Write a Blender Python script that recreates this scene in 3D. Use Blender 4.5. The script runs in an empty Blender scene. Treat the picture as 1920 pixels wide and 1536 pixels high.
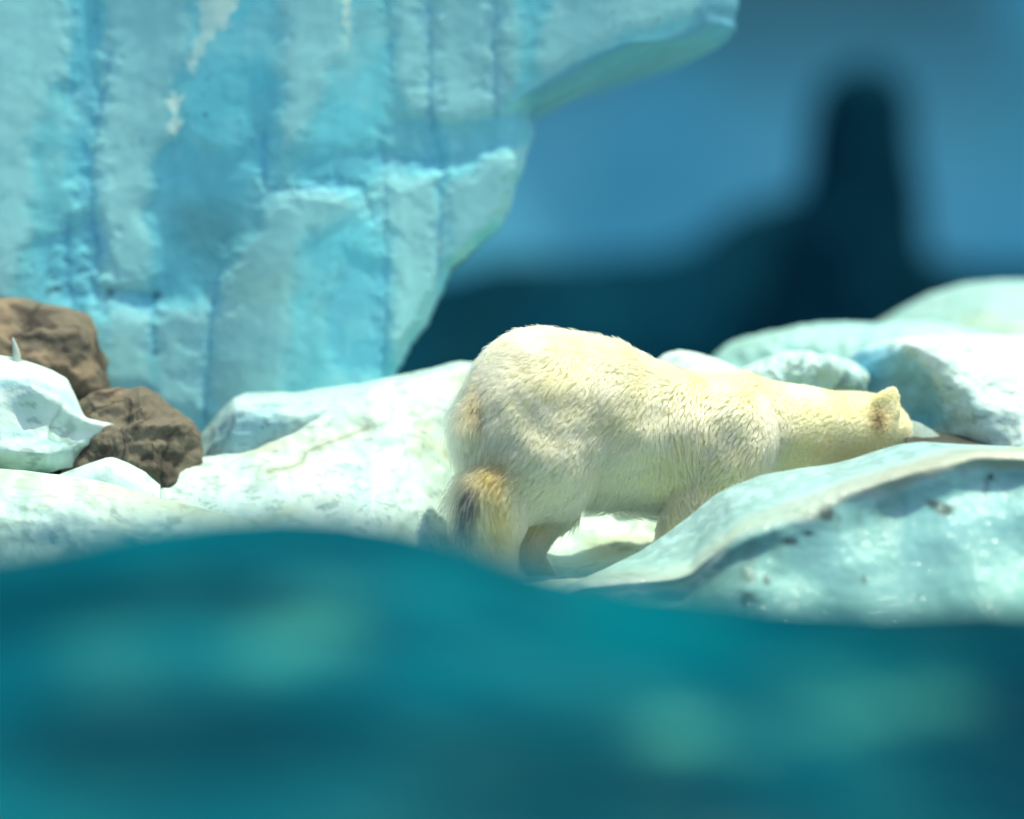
import bpy, math, random
import numpy as np
from mathutils import Vector, kdtree

random.seed(7)
rng = np.random.default_rng(11)
scene = bpy.context.scene
COL = scene.collection

# ------------------------------------------------------------------ camera, sky, sun, exposure
K = 0.00229 / 12.0            # metres per photograph pixel, per metre of distance
CZ = 1.60                     # eye height over the pool floor
cam_data = bpy.data.cameras.new('camera')
cam = bpy.data.objects.new('camera', cam_data); COL.objects.link(cam)
cam.location = (0, 0, CZ); cam.rotation_euler = (math.radians(90), 0, 0)
cam_data.sensor_width = 36.0
cam_data.lens = 36.0 / (1920 * K)
cam_data.clip_start = 0.05; cam_data.clip_end = 2000
cam_data.dof.use_dof = True
cam_data.dof.focus_distance = 11.85
cam_data.dof.aperture_fstop = cam_data.lens / 1000 / 0.34
scene.camera = cam

SUN = Vector((0.24, -0.08, 0.94)).normalized()
world = bpy.data.worlds.new('World'); scene.world = world
world.use_nodes = True
wn = world.node_tree.nodes; wl = world.node_tree.links
sky = wn.new('ShaderNodeTexSky'); sky.sky_type = 'NISHITA'; sky.sun_disc = False
sky.ozone_density = 0.2; sky.dust_density = 2.5
sky.sun_elevation = math.asin(SUN.z)
sky.sun_rotation = math.atan2(SUN.x, SUN.y)
bgn = wn['Background']; bgn.inputs['Strength'].default_value = 0.15
wl.new(sky.outputs[0], bgn.inputs[0])

sd = bpy.data.lights.new('sun', 'SUN'); sd.energy = 3.3; sd.angle = math.radians(0.5); sd.color = (0.97, 0.98, 0.72)
sun = bpy.data.objects.new('sun', sd); COL.objects.link(sun)
sun.rotation_euler = (-SUN).to_track_quat('-Z', 'Y').to_euler()
sun.location = (0, 0, 30)

scene.view_settings.view_transform = 'Standard'
scene.view_settings.look = 'None'
scene.view_settings.gamma = 1
scene.view_settings.use_curve_mapping = False
scene.view_settings.exposure = 0.62
scene.cycles.use_denoising = True
scene.cycles.max_bounces = 10
scene.cycles.transparent_max_bounces = 8
scene.cycles_curves.shape = 'RIBBONS'

# ------------------------------------------------------------------ numeric helpers
def _hash(ix, iy, iz, seed):
    h = (ix * 374761393 + iy * 668265263 + iz * 2147483647 + seed * 974634777) & 0xFFFFFFFF
    h = ((h ^ (h >> 13)) * 1274126177) & 0xFFFFFFFF
    h = ((h ^ (h >> 15)) * 2246822519) & 0xFFFFFFFF
    return h ^ (h >> 16)
_G = np.array([[1,1,0],[-1,1,0],[1,-1,0],[-1,-1,0],[1,0,1],[-1,0,1],[1,0,-1],[-1,0,-1],[0,1,1],[0,-1,1],[0,1,-1],[0,-1,-1],[1,1,0],[-1,1,0],[0,-1,1],[0,-1,-1]], float)
def perlin(p, seed=0):
    p = np.asarray(p, float); i = np.floor(p).astype(np.int64); f = p - i
    u = f * f * f * (f * (f * 6 - 15) + 10)
    out = 0
    for dx in (0, 1):
        for dy in (0, 1):
            for dz in (0, 1):
                g = _G[_hash(i[..., 0] + dx, i[..., 1] + dy, i[..., 2] + dz, seed) & 15]
                d = g[..., 0] * (f[..., 0] - dx) + g[..., 1] * (f[..., 1] - dy) + g[..., 2] * (f[..., 2] - dz)
                w = (u[..., 0] if dx else 1 - u[..., 0]) * (u[..., 1] if dy else 1 - u[..., 1]) * (u[..., 2] if dz else 1 - u[..., 2])
                out = out + w * d
    return out
def fbm(p, freq=1.0, octs=4, seed=0, gain=.5):
    p = np.asarray(p, float) * freq; a = 1; s = 0
    for o in range(octs):
        s = s + a * perlin(p, seed + o * 17); p = p * 2.03; a *= gain
    return s
def ridged(p, freq=1.0, octs=4, seed=0):
    p = np.asarray(p, float) * freq; a = 1; s = 0
    for o in range(octs):
        s = s + a * (1 - 2 * np.abs(perlin(p, seed + o * 17))); p = p * 2.07; a *= .5
    return s
def smooth(a, b, x):
    t = np.clip((x - a) / (b - a), 0, 1); return t * t * (3 - 2 * t)
def lin(r, g, b, m=1.0):
    c = np.array([r, g, b], float) / 255
    return np.where(c <= .04045, c / 12.92, ((c + .055) / 1.055) ** 2.4) * m
def mixc(a, b, t):
    return a + (b - a) * np.asarray(t)[..., None]
def P(px, py, d):
    return np.stack([(np.asarray(px, float) - 960) * K * d, np.asarray(d, float) + 0 * np.asarray(px, float), CZ - (np.asarray(py, float) - 768) * K * d], -1)
def proj(v):
    return 960 + v[..., 0] / v[..., 1] / K, 768 - (v[..., 2] - CZ) / v[..., 1] / K

def poly_sd(px, py, poly):
    """signed distance in plan units to a closed polygon, negative inside"""
    poly = np.array(poly, float); d = np.full(px.shape, 1e9); s = np.ones(px.shape)
    n = len(poly)
    for a in range(n):
        v0 = poly[a]; v1 = poly[a - 1]
        ex, ey = v1 - v0; wx = px - v0[0]; wy = py - v0[1]
        t = np.clip((wx * ex + wy * ey) / (ex * ex + ey * ey + 1e-9), 0, 1)
        bx = wx - ex * t; by = wy - ey * t
        d = np.minimum(d, bx * bx + by * by)
        c1 = py >= v0[1]; c2 = py < v1[1]; c3 = ex * wy > ey * wx
        flip = (c1 & c2 & c3) | (~c1 & ~c2 & ~c3)
        s = np.where(flip, -s, s)
    return s * np.sqrt(d)
def line_d(px, py, pts):
    pts = np.array(pts, float); d = np.full(px.shape, 1e9)
    for a in range(len(pts) - 1):
        v0, v1 = pts[a], pts[a + 1]; ex, ey = v1 - v0
        t = np.clip(((px - v0[0]) * ex + (py - v0[1]) * ey) / (ex * ex + ey * ey + 1e-9), 0, 1)
        d = np.minimum(d, np.hypot(px - v0[0] - ex * t, py - v0[1] - ey * t))
    return d

# ------------------------------------------------------------------ object helpers
def tag(o, label=None, cat=None, group=None, kind=None):
    if label: o['label'] = label
    if cat: o['category'] = cat
    if group: o['group'] = group
    if kind: o['kind'] = kind
    return o
def mesh_obj(name, verts, faces, mat, parent=None, col=None, sm=True):
    me = bpy.data.meshes.new(name)
    verts = np.asarray(verts, np.float32).reshape(-1, 3); faces = np.asarray(faces, np.int32)
    k = faces.shape[1]
    me.vertices.add(len(verts)); me.vertices.foreach_set('co', verts.ravel())
    me.loops.add(faces.size); me.loops.foreach_set('vertex_index', faces.ravel())
    me.polygons.add(len(faces)); me.polygons.foreach_set('loop_start', np.arange(0, faces.size, k, dtype=np.int32))
    me.polygons.foreach_set('use_smooth', np.full(len(faces), sm))
    me.update(calc_edges=True); me.validate()
    if col is not None:
        at = me.color_attributes.new('tint', 'FLOAT_COLOR', 'POINT')
        at.data.foreach_set('color', np.concatenate([np.clip(col, 0, 1).reshape(-1, 3), np.ones((len(verts), 1))], 1).astype(np.float32).ravel())
    me.materials.append(mat)
    o = bpy.data.objects.new(name, me); COL.objects.link(o)
    if parent is not None: o.parent = parent
    return o
def grid_faces(nv, nu, flip=False):
    i = np.arange(nv * nu).reshape(nv, nu)
    f = np.stack([i[:-1, :-1], i[1:, :-1], i[1:, 1:], i[:-1, 1:]], -1).reshape(-1, 4)
    return f[:, ::-1] if flip else f
def grid_normals(V):
    du = np.gradient(V, axis=1); dv = np.gradient(V, axis=0)
    n = np.cross(dv, du); return n / (np.linalg.norm(n, axis=-1, keepdims=True) + 1e-9)

def material(name, rough=.6, spec=.4, bump=((60, .3, .004),), coat=0.0, grain=.08, grain_scale=40, base=None, coat_rough=.1, coat_bump=None):
    m = bpy.data.materials.new(name); m.use_nodes = True
    N = m.node_tree.nodes; L = m.node_tree.links; b = N['Principled BSDF']
    b.inputs['Roughness'].default_value = rough
    b.inputs['Specular IOR Level'].default_value = spec
    geo = N.new('ShaderNodeNewGeometry')
    if base is None:
        a = N.new('ShaderNodeAttribute'); a.attribute_name = 'tint'; src = a.outputs['Color']
    else:
        a = N.new('ShaderNodeRGB'); a.outputs[0].default_value = (*base, 1); src = a.outputs[0]
    nz = N.new('ShaderNodeTexNoise'); nz.inputs['Scale'].default_value = grain_scale; nz.inputs['Detail'].default_value = 6; nz.inputs['Roughness'].default_value = .65
    L.new(geo.outputs['Position'], nz.inputs['Vector'])
    mr = N.new('ShaderNodeMapRange'); mr.inputs['From Min'].default_value = .25; mr.inputs['From Max'].default_value = .75
    mr.inputs['To Min'].default_value = 1 - grain; mr.inputs['To Max'].default_value = 1 + grain
    L.new(nz.outputs['Fac'], mr.inputs['Value'])
    mul = N.new('ShaderNodeVectorMath'); mul.operation = 'SCALE'
    L.new(src, mul.inputs[0]); L.new(mr.outputs[0], mul.inputs['Scale']); L.new(mul.outputs[0], b.inputs['Base Color'])
    prev = None
    for sc, st, dist in bump:
        t = N.new('ShaderNodeTexNoise'); t.inputs['Scale'].default_value = sc; t.inputs['Detail'].default_value = 5; t.inputs['Roughness'].default_value = .6
        L.new(geo.outputs['Position'], t.inputs['Vector'])
        bp = N.new('ShaderNodeBump'); bp.inputs['Strength'].default_value = st; bp.inputs['Distance'].default_value = dist
        L.new(t.outputs['Fac'], bp.inputs['Height'])
        if prev: L.new(prev.outputs[0], bp.inputs['Normal'])
        prev = bp
    if prev: L.new(prev.outputs[0], b.inputs['Normal'])
    if coat:
        b.inputs['Coat Weight'].default_value = coat; b.inputs['Coat Roughness'].default_value = coat_rough
        if coat_bump:
            sc, st, dist = coat_bump
            t = N.new('ShaderNodeTexNoise'); t.inputs['Scale'].default_value = sc; t.inputs['Detail'].default_value = 3
            L.new(geo.outputs['Position'], t.inputs['Vector'])
            bp = N.new('ShaderNodeBump'); bp.inputs['Strength'].default_value = st; bp.inputs['Distance'].default_value = dist
            L.new(t.outputs['Fac'], bp.inputs['Height']); L.new(bp.outputs[0], b.inputs['Coat Normal'])
    return m

M_ice = material('painted_ice', rough=.55, spec=.35, bump=((10, .18, .02), (70, .3, .006)), grain=.05, grain_scale=25)
M_wet = material('wet_ice', rough=.5, spec=.4, bump=((7, .12, .02), (80, .25, .004)), coat=.4, coat_rough=.12, coat_bump=(30, .6, .03), grain=.10, grain_scale=18)
M_cliff = material('painted_cliff', rough=.7, spec=.2, bump=((4, .05, .02), (45, .10, .004)), grain=.05, grain_scale=12)
M_rock = material('brown_stone', rough=.85, spec=.2, bump=((12, .4, .03), (90, .4, .008)), grain=.2, grain_scale=22)
M_far = material('cave_reflection_dark', rough=.95, spec=.02, bump=((1.2, .4, .3),), grain=.25, grain_scale=.5)
M_back = material('sky_reflection', rough=.85, spec=.1, bump=((.8, .2, .2),), grain=.05, grain_scale=.3)
M_body = material('bear_skin', rough=.8, spec=.1, bump=(), grain=.03)

# ------------------------------------------------------------------ the loft used for every ice and stone mass
def row_sample(row, nu):
    row = np.array(row, float); x = row[:, 0]
    u = np.linspace(x[0], x[-1], nu)
    out = np.stack([u, np.interp(u, x, row[:, 1]), np.interp(u, x, row[:, 2])], -1)
    k = max(3, nu // 90) | 1; w = np.hanning(k + 2)[1:-1]; w /= w.sum()
    for c in (1, 2):
        pad = np.pad(out[:, c], k // 2, mode='edge'); out[:, c] = np.convolve(pad, w, 'valid')
    return P(out[:, 0], out[:, 1], out[:, 2])
def catmull(R, nv):
    n = len(R); t = np.linspace(0, n - 1, nv); i = np.minimum(t.astype(int), n - 2); f = (t - i)[:, None, None]
    g = lambda j: R[np.clip(j, 0, n - 1)]
    p0, p1, p2, p3 = g(i - 1), g(i), g(i + 1), g(i + 2)
    m1 = (p2 - p0) * .5 * .7; m2 = (p3 - p1) * .5 * .7
    return (2*f**3 - 3*f**2 + 1) * p1 + (f**3 - 2*f**2 + f) * m1 + (-2*f**3 + 3*f**2) * p2 + (f**3 - f**2) * m2
def ice_mass(name, rows, nu, nv, mat, paint, amp=.03, freq=3, ramp=0, rfreq=4, back=.5, seed=1, edge=.35, base_z=.2, parent=None, ridge=0, curl=.0, strata=0):
    """rows run from the skyline row forward and down; a back side and closed ends are added"""
    R = [row_sample(r, nu) for r in rows]
    top = R[0]
    b1 = top + np.array([0, back * .35, -.06 - back * .12]); b2 = top + np.array([0, back, -.25 - back * .5]); b3 = b2.copy(); b3[:, 1] += .1; b3[:, 2] = np.minimum(b2[:, 2] - .2, base_z)
    R = np.array([b3, b2, b1] + R)
    V = catmull(R, nv)
    n = grid_normals(V)
    tv = np.linspace(0, len(R) - 1, nv)
    w = edge + (1 - edge) * np.clip(np.abs(tv - 3), 0, 1)
    d = amp * fbm(V, freq, 5, seed)
    if ramp: d = d + ramp * (ridged(V * np.array([1, 1, 1.6]), rfreq, 4, seed + 5) - .9)
    if strata: d = d + strata * np.abs(perlin(V * np.array([1.5, 1.5, 9]) + fbm(V, 2, 2, 3)[..., None], seed + 9))
    V2 = V + n * (d * w[:, None])[..., None]
    px, py = proj(V2)
    nn = grid_normals(V2)
    col = paint(V2, nn, px, py)
    F = grid_faces(nv, nu)
    return mesh_obj(name, V2, F, mat, parent, col.reshape(-1, 3))

# ------------------------------------------------------------------ ground, water, reflected-sky wall
WHITE = lin(226, 240, 238); PALE = lin(196, 222, 222); CYAN = lin(120, 195, 215); TAN = lin(198, 190, 150); GREY = lin(150, 172, 170)
g = 600
mesh_obj('ground', [(-g, -g, -.01), (g, -g, -.01), (g, g, -.01), (-g, g, -.01)], [[0, 1, 2, 3]], material('pool_floor', base=tuple(lin(110, 140, 140)), bump=()))['kind'] = 'structure'

def build_water():
    xs = np.concatenate([np.linspace(-14, -2.2, 60), np.linspace(-2.15, 2.15, 260), np.linspace(2.2, 14, 60)])
    ys = np.concatenate([np.linspace(-3, 4.5, 40), np.linspace(4.55, 9, 240), np.linspace(9.05, 12.2, 70)])
    X, Y = np.meshgrid(xs, ys)
    crest_px = np.array([-900, -300, 0, 120, 260, 400, 520, 640, 760, 880, 1000, 1120, 1260, 1400, 1560, 1750, 1920, 2300, 3000])
    crest_py = np.array([1080, 1080, 1046, 1030, 998, 980, 975, 980, 1000, 1035, 1072, 1103, 1130, 1150, 1166, 1172, 1165, 1150, 1160]) - 20
    yc = 7.0 + .2 * np.sin(X * 1.1)
    pxl = 960 + X / yc / K
    cz = CZ - (np.interp(pxl, crest_px, crest_py) - 768) * K * yc
    level = .72
    front = np.clip((yc - Y) / 1.9, 0, None); backw = np.clip((Y - yc) / 2.4, 0, None)
    wv = np.where(Y < yc, np.exp(-(front * 1.05) ** 2), np.exp(-(backw * 1.4) ** 2))
    lv = np.where(Y < yc, .52 + .10 * smooth(3.5, 1, Y), level)
    Z = lv + (cz - lv) * wv
    pos = np.stack([X, Y, 0 * X], -1)
    amp = smooth(0, 1.2, np.abs(Y - yc)) * .8 + .12
    Z = Z + amp * (.07 * fbm(pos * np.array([1, 1.2, 1]), 1.0, 3, 3) + .02 * fbm(pos, 3.5, 3, 8))
    V = np.stack([X, Y, Z], -1)
    return V
Vw = build_water()
def water_material():
    m = bpy.data.materials.new('pool_water'); m.use_nodes = True
    N = m.node_tree.nodes; L = m.node_tree.links; b = N['Principled BSDF']
    N.remove(b)
    b = N.new('ShaderNodeBsdfDiffuse'); gl = N.new('ShaderNodeBsdfGlossy'); gl.inputs['Roughness'].default_value = .12; gl.inputs['Color'].default_value = (.6, 1, .95, 1)
    mx = N.new('ShaderNodeMixShader'); mx.inputs[0].default_value = .02
    L.new(b.outputs[0], mx.inputs[1]); L.new(gl.outputs[0], mx.inputs[2]); L.new(mx.outputs[0], N['Material Output'].inputs[0])
    a = N.new('ShaderNodeAttribute'); a.attribute_name = 'tint'
    L.new(a.outputs['Color'], b.inputs['Color'])
    geo = N.new('ShaderNodeNewGeometry'); t = N.new('ShaderNodeTexNoise'); t.inputs['Scale'].default_value = 9; t.inputs['Detail'].default_value = 4
    L.new(geo.outputs['Position'], t.inputs['Vector'])
    bp = N.new('ShaderNodeBump'); bp.inputs['Strength'].default_value = .5; bp.inputs['Distance'].default_value = .03
    L.new(t.outputs['Fac'], bp.inputs['Height']); L.new(bp.outputs[0], b.inputs['Normal']); L.new(bp.outputs[0], gl.inputs['Normal'])
    return m
def water_paint(V):
    px, py = proj(np.where(V[..., 1:2] > .5, V, np.array([0, .5, 0])))
    A = lin(0, 118, 140, .34); D = lin(0, 90, 112, .28); T = lin(0, 138, 154, .41); FOAM_GLINT = lin(100, 212, 188, .52)
    n1 = fbm(V * np.array([.8, 1.6, 2.5]), 1.3, 4, 21)
    c = mixc(np.broadcast_to(A, V.shape), D, smooth(-.05, .45, n1))
    c = mixc(c, T, smooth(.05, .5, -n1))
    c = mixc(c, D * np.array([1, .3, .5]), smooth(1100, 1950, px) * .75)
    c = mixc(c, FOAM_GLINT, .08 * smooth(.12, .5, fbm(V * np.array([1.5, 4, 6]), 1.6, 4, 77)))
    for cx, cy, rx, ry, k in ((600, 1160, 75, 38, .62), (500, 1215, 75, 26, .35), (225, 1240, 70, 40, .28), (1275, 1370, 64, 34, .55), (1400, 1395, 60, 22, .25), (1540, 1350, 60, 26, .45), (1690, 1318, 110, 26, .58)):  # blurred water highlights painted as pale ovals, broken up by noise
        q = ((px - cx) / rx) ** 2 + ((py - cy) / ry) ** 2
        c = mixc(c, FOAM_GLINT, 1.15 * k * np.exp(-q) * (.75 + 1.3 * fbm(V * np.array([1, 1.5, 3]), 5, 3, 5)).clip(0, 1.2))
    return c
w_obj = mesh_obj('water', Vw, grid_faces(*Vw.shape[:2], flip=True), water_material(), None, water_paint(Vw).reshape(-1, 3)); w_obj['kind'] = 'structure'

def build_back():  # sky reflected in the viewing glass, built as a far blue surface
    nu, nv = 160, 60
    th = np.linspace(math.radians(-62), math.radians(62), nu); zz = np.linspace(-1, 40, nv)
    T, Z = np.meshgrid(th, zz)
    V = np.stack([np.sin(T) * 75, np.cos(T) * 75, Z], -1)
    V[..., 1] += 1.2 * fbm(V, .08, 3, 4)
    px, py = proj(V)
    c = np.broadcast_to(lin(86, 156, 182, 1.2), V.shape)
    c = mixc(c, lin(76, 124, 142, .95), smooth(330, -60, py))
    c = mixc(c, lin(76, 152, 180, 1.15), smooth(0, .35, fbm(V, .12, 3, 8)))
    c = mixc(c, lin(108, 140, 150, 1.1), .5 * smooth(.05, .4, fbm(V, .25, 3, 18)) * smooth(1600, 1750, px))
    return mesh_obj('backdrop', V, grid_faces(nv, nu), M_back, None, c.reshape(-1, 3))
bw = build_back(); tag(bw, 'reflected sky built as a blue wall curving far behind the ice and the bear', 'backdrop', kind='structure')

# cave gloom and visitor reflection built as mass and pinnacle, far beyond the bear
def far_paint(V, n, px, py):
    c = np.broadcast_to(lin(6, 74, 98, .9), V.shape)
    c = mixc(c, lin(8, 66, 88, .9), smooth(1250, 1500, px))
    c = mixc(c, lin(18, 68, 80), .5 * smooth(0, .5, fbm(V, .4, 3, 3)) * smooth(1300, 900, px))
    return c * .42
D = 55
ice_mass('cave_gloom', [
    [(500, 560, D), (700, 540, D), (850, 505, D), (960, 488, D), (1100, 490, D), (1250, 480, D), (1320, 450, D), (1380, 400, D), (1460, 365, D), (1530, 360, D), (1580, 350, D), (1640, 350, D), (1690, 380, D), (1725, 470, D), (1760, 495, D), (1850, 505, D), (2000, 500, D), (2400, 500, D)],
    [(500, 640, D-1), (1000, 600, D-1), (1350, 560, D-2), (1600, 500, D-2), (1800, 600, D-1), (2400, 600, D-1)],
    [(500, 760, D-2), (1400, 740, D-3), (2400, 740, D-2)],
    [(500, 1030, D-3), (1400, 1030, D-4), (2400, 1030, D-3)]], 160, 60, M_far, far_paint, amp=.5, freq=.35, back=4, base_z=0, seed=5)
fo = bpy.data.objects['cave_gloom']
tag(fo, 'cave darkness built as a blue-black rock mass far behind the bear, out of focus', 'silhouette')
def visitor_pillar():  # visitor reflected in the glass, built as a solid dark pillar
    nu, nv = 48, 50
    hs = np.linspace(0, 1, nv); an = np.linspace(0, 2 * np.pi, nu)
    prof_y = np.array([118, 130, 150, 180, 230, 300, 380, 460, 600, 800]); prof_r = np.array([0, 48, 76, 90, 96, 102, 118, 138, 160, 180]); prof_c = np.array([1622, 1621, 1619, 1617, 1614, 1612, 1608, 1600, 1590, 1580])
    d = D - 3; yy = 118 + hs ** 1.4 * 680
    r = np.interp(yy, prof_y, prof_r) * K * d; c = P(np.interp(yy, prof_y, prof_c), yy, d)
    V = c[:, None, :] + np.stack([np.cos(an)[None] * r[:, None], np.sin(an)[None] * r[:, None], 0 * an[None] + 0 * r[:, None]], -1)
    nrm = V - c[:, None, :]; V = V + nrm * (.12 * fbm(V, .9, 4, 6))[..., None]; V[:, -1] = V[:, 0]
    px, py = proj(V)
    o = mesh_obj('visitor_reflection', V, grid_faces(nv, nu, flip=True), M_far, None, far_paint(V, None, px, py).reshape(-1, 3))
    return tag(o, 'dark visitor reflection built as a tall pillar before the blue wall, out of focus', 'silhouette')
visitor_pillar()

# ------------------------------------------------------------------ the ice cliff
def build_cliff():
    d0 = 12.95
    ey = np.array([-900, 0, 45, 70, 80, 84, 112, 200, 215, 300, 370, 420, 500, 560, 600, 625, 690, 720, 1000])
    ex = np.array([1420, 1391, 1385, 1345, 1290, 1240, 1180, 1012, 1005, 985, 962, 940, 842, 822, 800, 780, 745, 735, 700])
    pyv = np.concatenate([np.linspace(-150, -40, 30), np.linspace(-37, 860, 420)])
    nv = len(pyv); ul = np.concatenate([np.linspace(-2600, -60, 60), np.zeros(640)])
    edge = np.interp(pyv, ey, ex)
    edge = edge + 9 * fbm(np.stack([pyv * 0, pyv * .022, pyv * 0 + 2], -1), 1, 3, 2) * (pyv < 700)
    PX = np.zeros((nv, 700)); PY = np.repeat(pyv[:, None], 700, 1)
    PX[:, :60] = ul[:60]
    PX[:, 60:] = -55 + (edge[:, None] + 55) * np.linspace(0, 1, 640)[None] ** .98
    base = np.stack([PX * .01, PY * .01, 0 * PX], -1)
    wx = PX + 16 * fbm(base, 1.2, 4, 31); wy = PY + 16 * fbm(base, 1.2, 4, 41)
    # fine warp for ragged paint edges
    fx = wx + 5 * fbm(base, 6, 3, 51); fy = wy + 5 * fbm(base, 6, 3, 61)
    pale = [
        [(-2600,-900),(130,-900),(132,150),(95,165),(60,290),(62,430),(20,560),(-2600,560)],
        [(215,-900),(350,-900),(352,80),(352,120),(300,180),(318,255),(290,300),(262,370),(280,540),(205,545),(185,420),(170,300),(195,150)],
        [(560,-900),(642,-900),(640,90),(625,160),(590,205),(575,250),(530,285),(528,150)],
        [(735,-900),(975,-900),(975,150),(935,205),(870,240),(830,225),(770,220),(742,170)],
        [(520,362),(640,358),(655,400),(580,440),(548,520),(542,740),(392,830),(395,620),(425,515),(480,430)],
        [(725,345),(818,325),(832,450),(828,560),(800,600),(745,690),(735,700),(732,520)],
        [(842,345),(900,300),(1000,255),(965,380),(845,490),(830,400)],
        [(195,570),(280,575),(285,720),(200,715)],
        [(295,570),(385,585),(385,790),(290,760)],
        [(1060,-900),(1420,-900),(1400,30),(1240,40),(1100,100),(1020,150),(1000,120),(1030,0)]]
    deep = [
        [(130,-900),(212,-900),(190,170),(165,330),(120,330)],
        [(60,440),(180,420),(190,560),(150,590),(70,570)],
        [(300,262),(330,255),(400,300),(445,290),(490,380),(410,520),(388,565),(290,560),(265,400)],
        [(555,295),(620,280),(700,285),(725,220),(830,225),(935,213),(1000,195),(1005,255),(900,295),(830,310),(700,340),(640,352),(560,350)],
        [(470,140),(520,140),(505,300),(480,350),(440,290)],
        [(655,470),(722,500),(715,705),(650,720),(600,600)],
        [(190,545),(300,540),(290,580),(200,585)]]
    cyan = [
        [(360,-900),(530,-900),(520,150),(470,200),(450,290),(340,280),(345,180),(385,90)],
        [(645,160),(720,100),(725,220),(690,280),(590,285),(600,210)],
        [(560,450),(650,420),(700,380),(720,520),(650,500),(560,600)],
        [(980,-900),(1050,-900),(1020,60),(1000,150),(960,190),(975,60)]]
    sun_streak = [  # sunlit streaks painted in as pale colour
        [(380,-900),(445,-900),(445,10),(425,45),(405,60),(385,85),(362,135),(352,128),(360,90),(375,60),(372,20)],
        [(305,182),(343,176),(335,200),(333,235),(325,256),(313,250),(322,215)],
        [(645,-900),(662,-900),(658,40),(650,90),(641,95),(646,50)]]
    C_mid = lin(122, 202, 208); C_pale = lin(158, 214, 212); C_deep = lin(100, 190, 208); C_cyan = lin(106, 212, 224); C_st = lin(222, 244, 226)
    c = np.broadcast_to(C_mid, PX.shape + (3,)); rel = np.zeros(PX.shape)
    c = mixc(c, C_pale, .5 * smooth(-.1, .5, fbm(base, .7, 3, 71)))
    brush = fbm(base * np.array([1.6, .35, 1]), 3, 4, 171)
    for q in pale:
        s = poly_sd(fx, fy, q); k = smooth(9, -16, s); c = mixc(c, C_pale, k * .8); rel += .012 * smooth(26, -26, poly_sd(wx, wy, q))
    for q in deep:
        s = poly_sd(fx, fy, q); c = mixc(c, C_deep, smooth(9, -12, s) * .6); rel -= .012 * smooth(26, -26, poly_sd(wx, wy, q))
    for q in cyan:
        s = poly_sd(fx, fy, q); c = mixc(c, C_cyan, smooth(22, -26, s) * .5)
    for q in sun_streak:
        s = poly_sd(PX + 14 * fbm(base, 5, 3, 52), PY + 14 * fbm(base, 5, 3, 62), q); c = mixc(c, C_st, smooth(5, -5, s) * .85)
    cracks = [([(205,100),(192,170),(172,260),(166,320),(172,420),(182,520)], 3, .8), ([(166,322),(150,345),(140,380)], 2, .4),
        ([(497,250),(490,310),(495,345),(508,358),(560,356),(600,352),(645,350)], 3, .9), ([(645,348),(680,350),(690,385),(698,410)], 2.4, .8),
        ([(805,-900),(806,60),(804,170),(810,240),(824,300)], 3.2, .9), ([(824,300),(830,330),(824,370),(828,395),(823,450),(823,520)], 2.6, .8),
        ([(926,-900),(927,120),(932,215)], 2.6, .8), ([(720,300),(722,420),(722,520),(725,600),(715,705)], 3.2, .7),
        ([(412,500),(402,560),(392,590),(388,700),(382,800)], 4, 1.0), ([(722,285),(760,300),(824,302),(880,298),(930,275)], 3, .7),
        ([(197,552),(215,545),(280,552),(300,556)], 4, .6), ([(125,420),(124,480),(130,560),(136,580)], 3.5, .9), ([(180,440),(180,520),(178,580)], 2.5, .6),
        ([(284,560),(284,650)], 2, .6), ([(140,-900),(133,100),(133,200)], 2, .4), ([(730,-900),(722,0),(735,160)], 1.6, .35)]
    cwx = PX + 6 * fbm(base, 5, 4, 91, .65); cwy = PY + 6 * fbm(base, 5, 4, 95, .65)
    for pts, wd, st in cracks:
        wd = wd * np.clip(.8 + 1.4 * fbm(base, 2.2, 3, 19), .35, 1.8); dd = line_d(cwx, cwy, pts); vis = st * np.clip(.7 + 1.5 * fbm(base, 2.5, 3, 14), .08, 1)
        c = mixc(c, lin(52, 120, 165), vis * .65 * np.exp(-(dd / wd) ** 2)); c = mixc(c, lin(92, 170, 205), vis * .35 * np.exp(-(dd / (wd * 7)) ** 2))
        rel -= .004 * st * np.exp(-(dd / (wd * 1.2)) ** 2) + .008 * st * np.exp(-(dd / (wd * 8)) ** 2)
    c = c * (1 + .07 * brush)[..., None]; c = mixc(c, lin(150, 214, 214), .35 * smooth(.15, .5, fbm(base * np.array([1.3, .6, 1]), 1.1, 4, 181)))
    # soft dark blotch, dark spots and soft grime
    q = ((PX - 395) / 85) ** 2 + ((PY - 425) / 62) ** 2; c = mixc(c, lin(84, 142, 150), .75 * np.exp(-q))
    for cx, cy, rx, ry, k in ((480, 540, 90, 60, .35), (450, 720, 60, 70, .25), (980, 110, 60, 60, .2)):
        c = mixc(c, lin(140, 178, 158), k * np.exp(-((PX - cx) / rx) ** 2 - ((PY - cy) / ry) ** 2))
    spots = smooth(.38, .55, fbm(base * np.array([1, 1.3, 1]), 7, 3, 99)) * (np.exp(-((PX - 110) / 60) ** 2 - ((PY - 510) / 60) ** 2) + .35 * smooth(.1, .5, fbm(base, 1, 2, 5)))
    c = mixc(c, lin(40, 80, 95), spots.clip(0, .8))
    for cx, cy, r in ((289, 660, 6), (290, 553, 9), (205, 548, 9), (122, 486, 6), (103, 541, 5), (90, 546, 6), (385, 215, 4), (308, 88, 2)):
        c = mixc(c, lin(35, 75, 100), .8 * np.exp(-((PX - cx) ** 2 + (PY - cy) ** 2) / r ** 2))
    rel += .035 * fbm(base * np.array([1, .35, 1]), .35, 2, 77) + .003 * fbm(base, 1.2, 3, 78)
    # big vertical buttresses
    rel += .04 * np.cos(PX * .011 + .3 * np.sin(PY * .004))
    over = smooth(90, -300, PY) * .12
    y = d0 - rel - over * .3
    lip = edge[:, None] - PX
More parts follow.
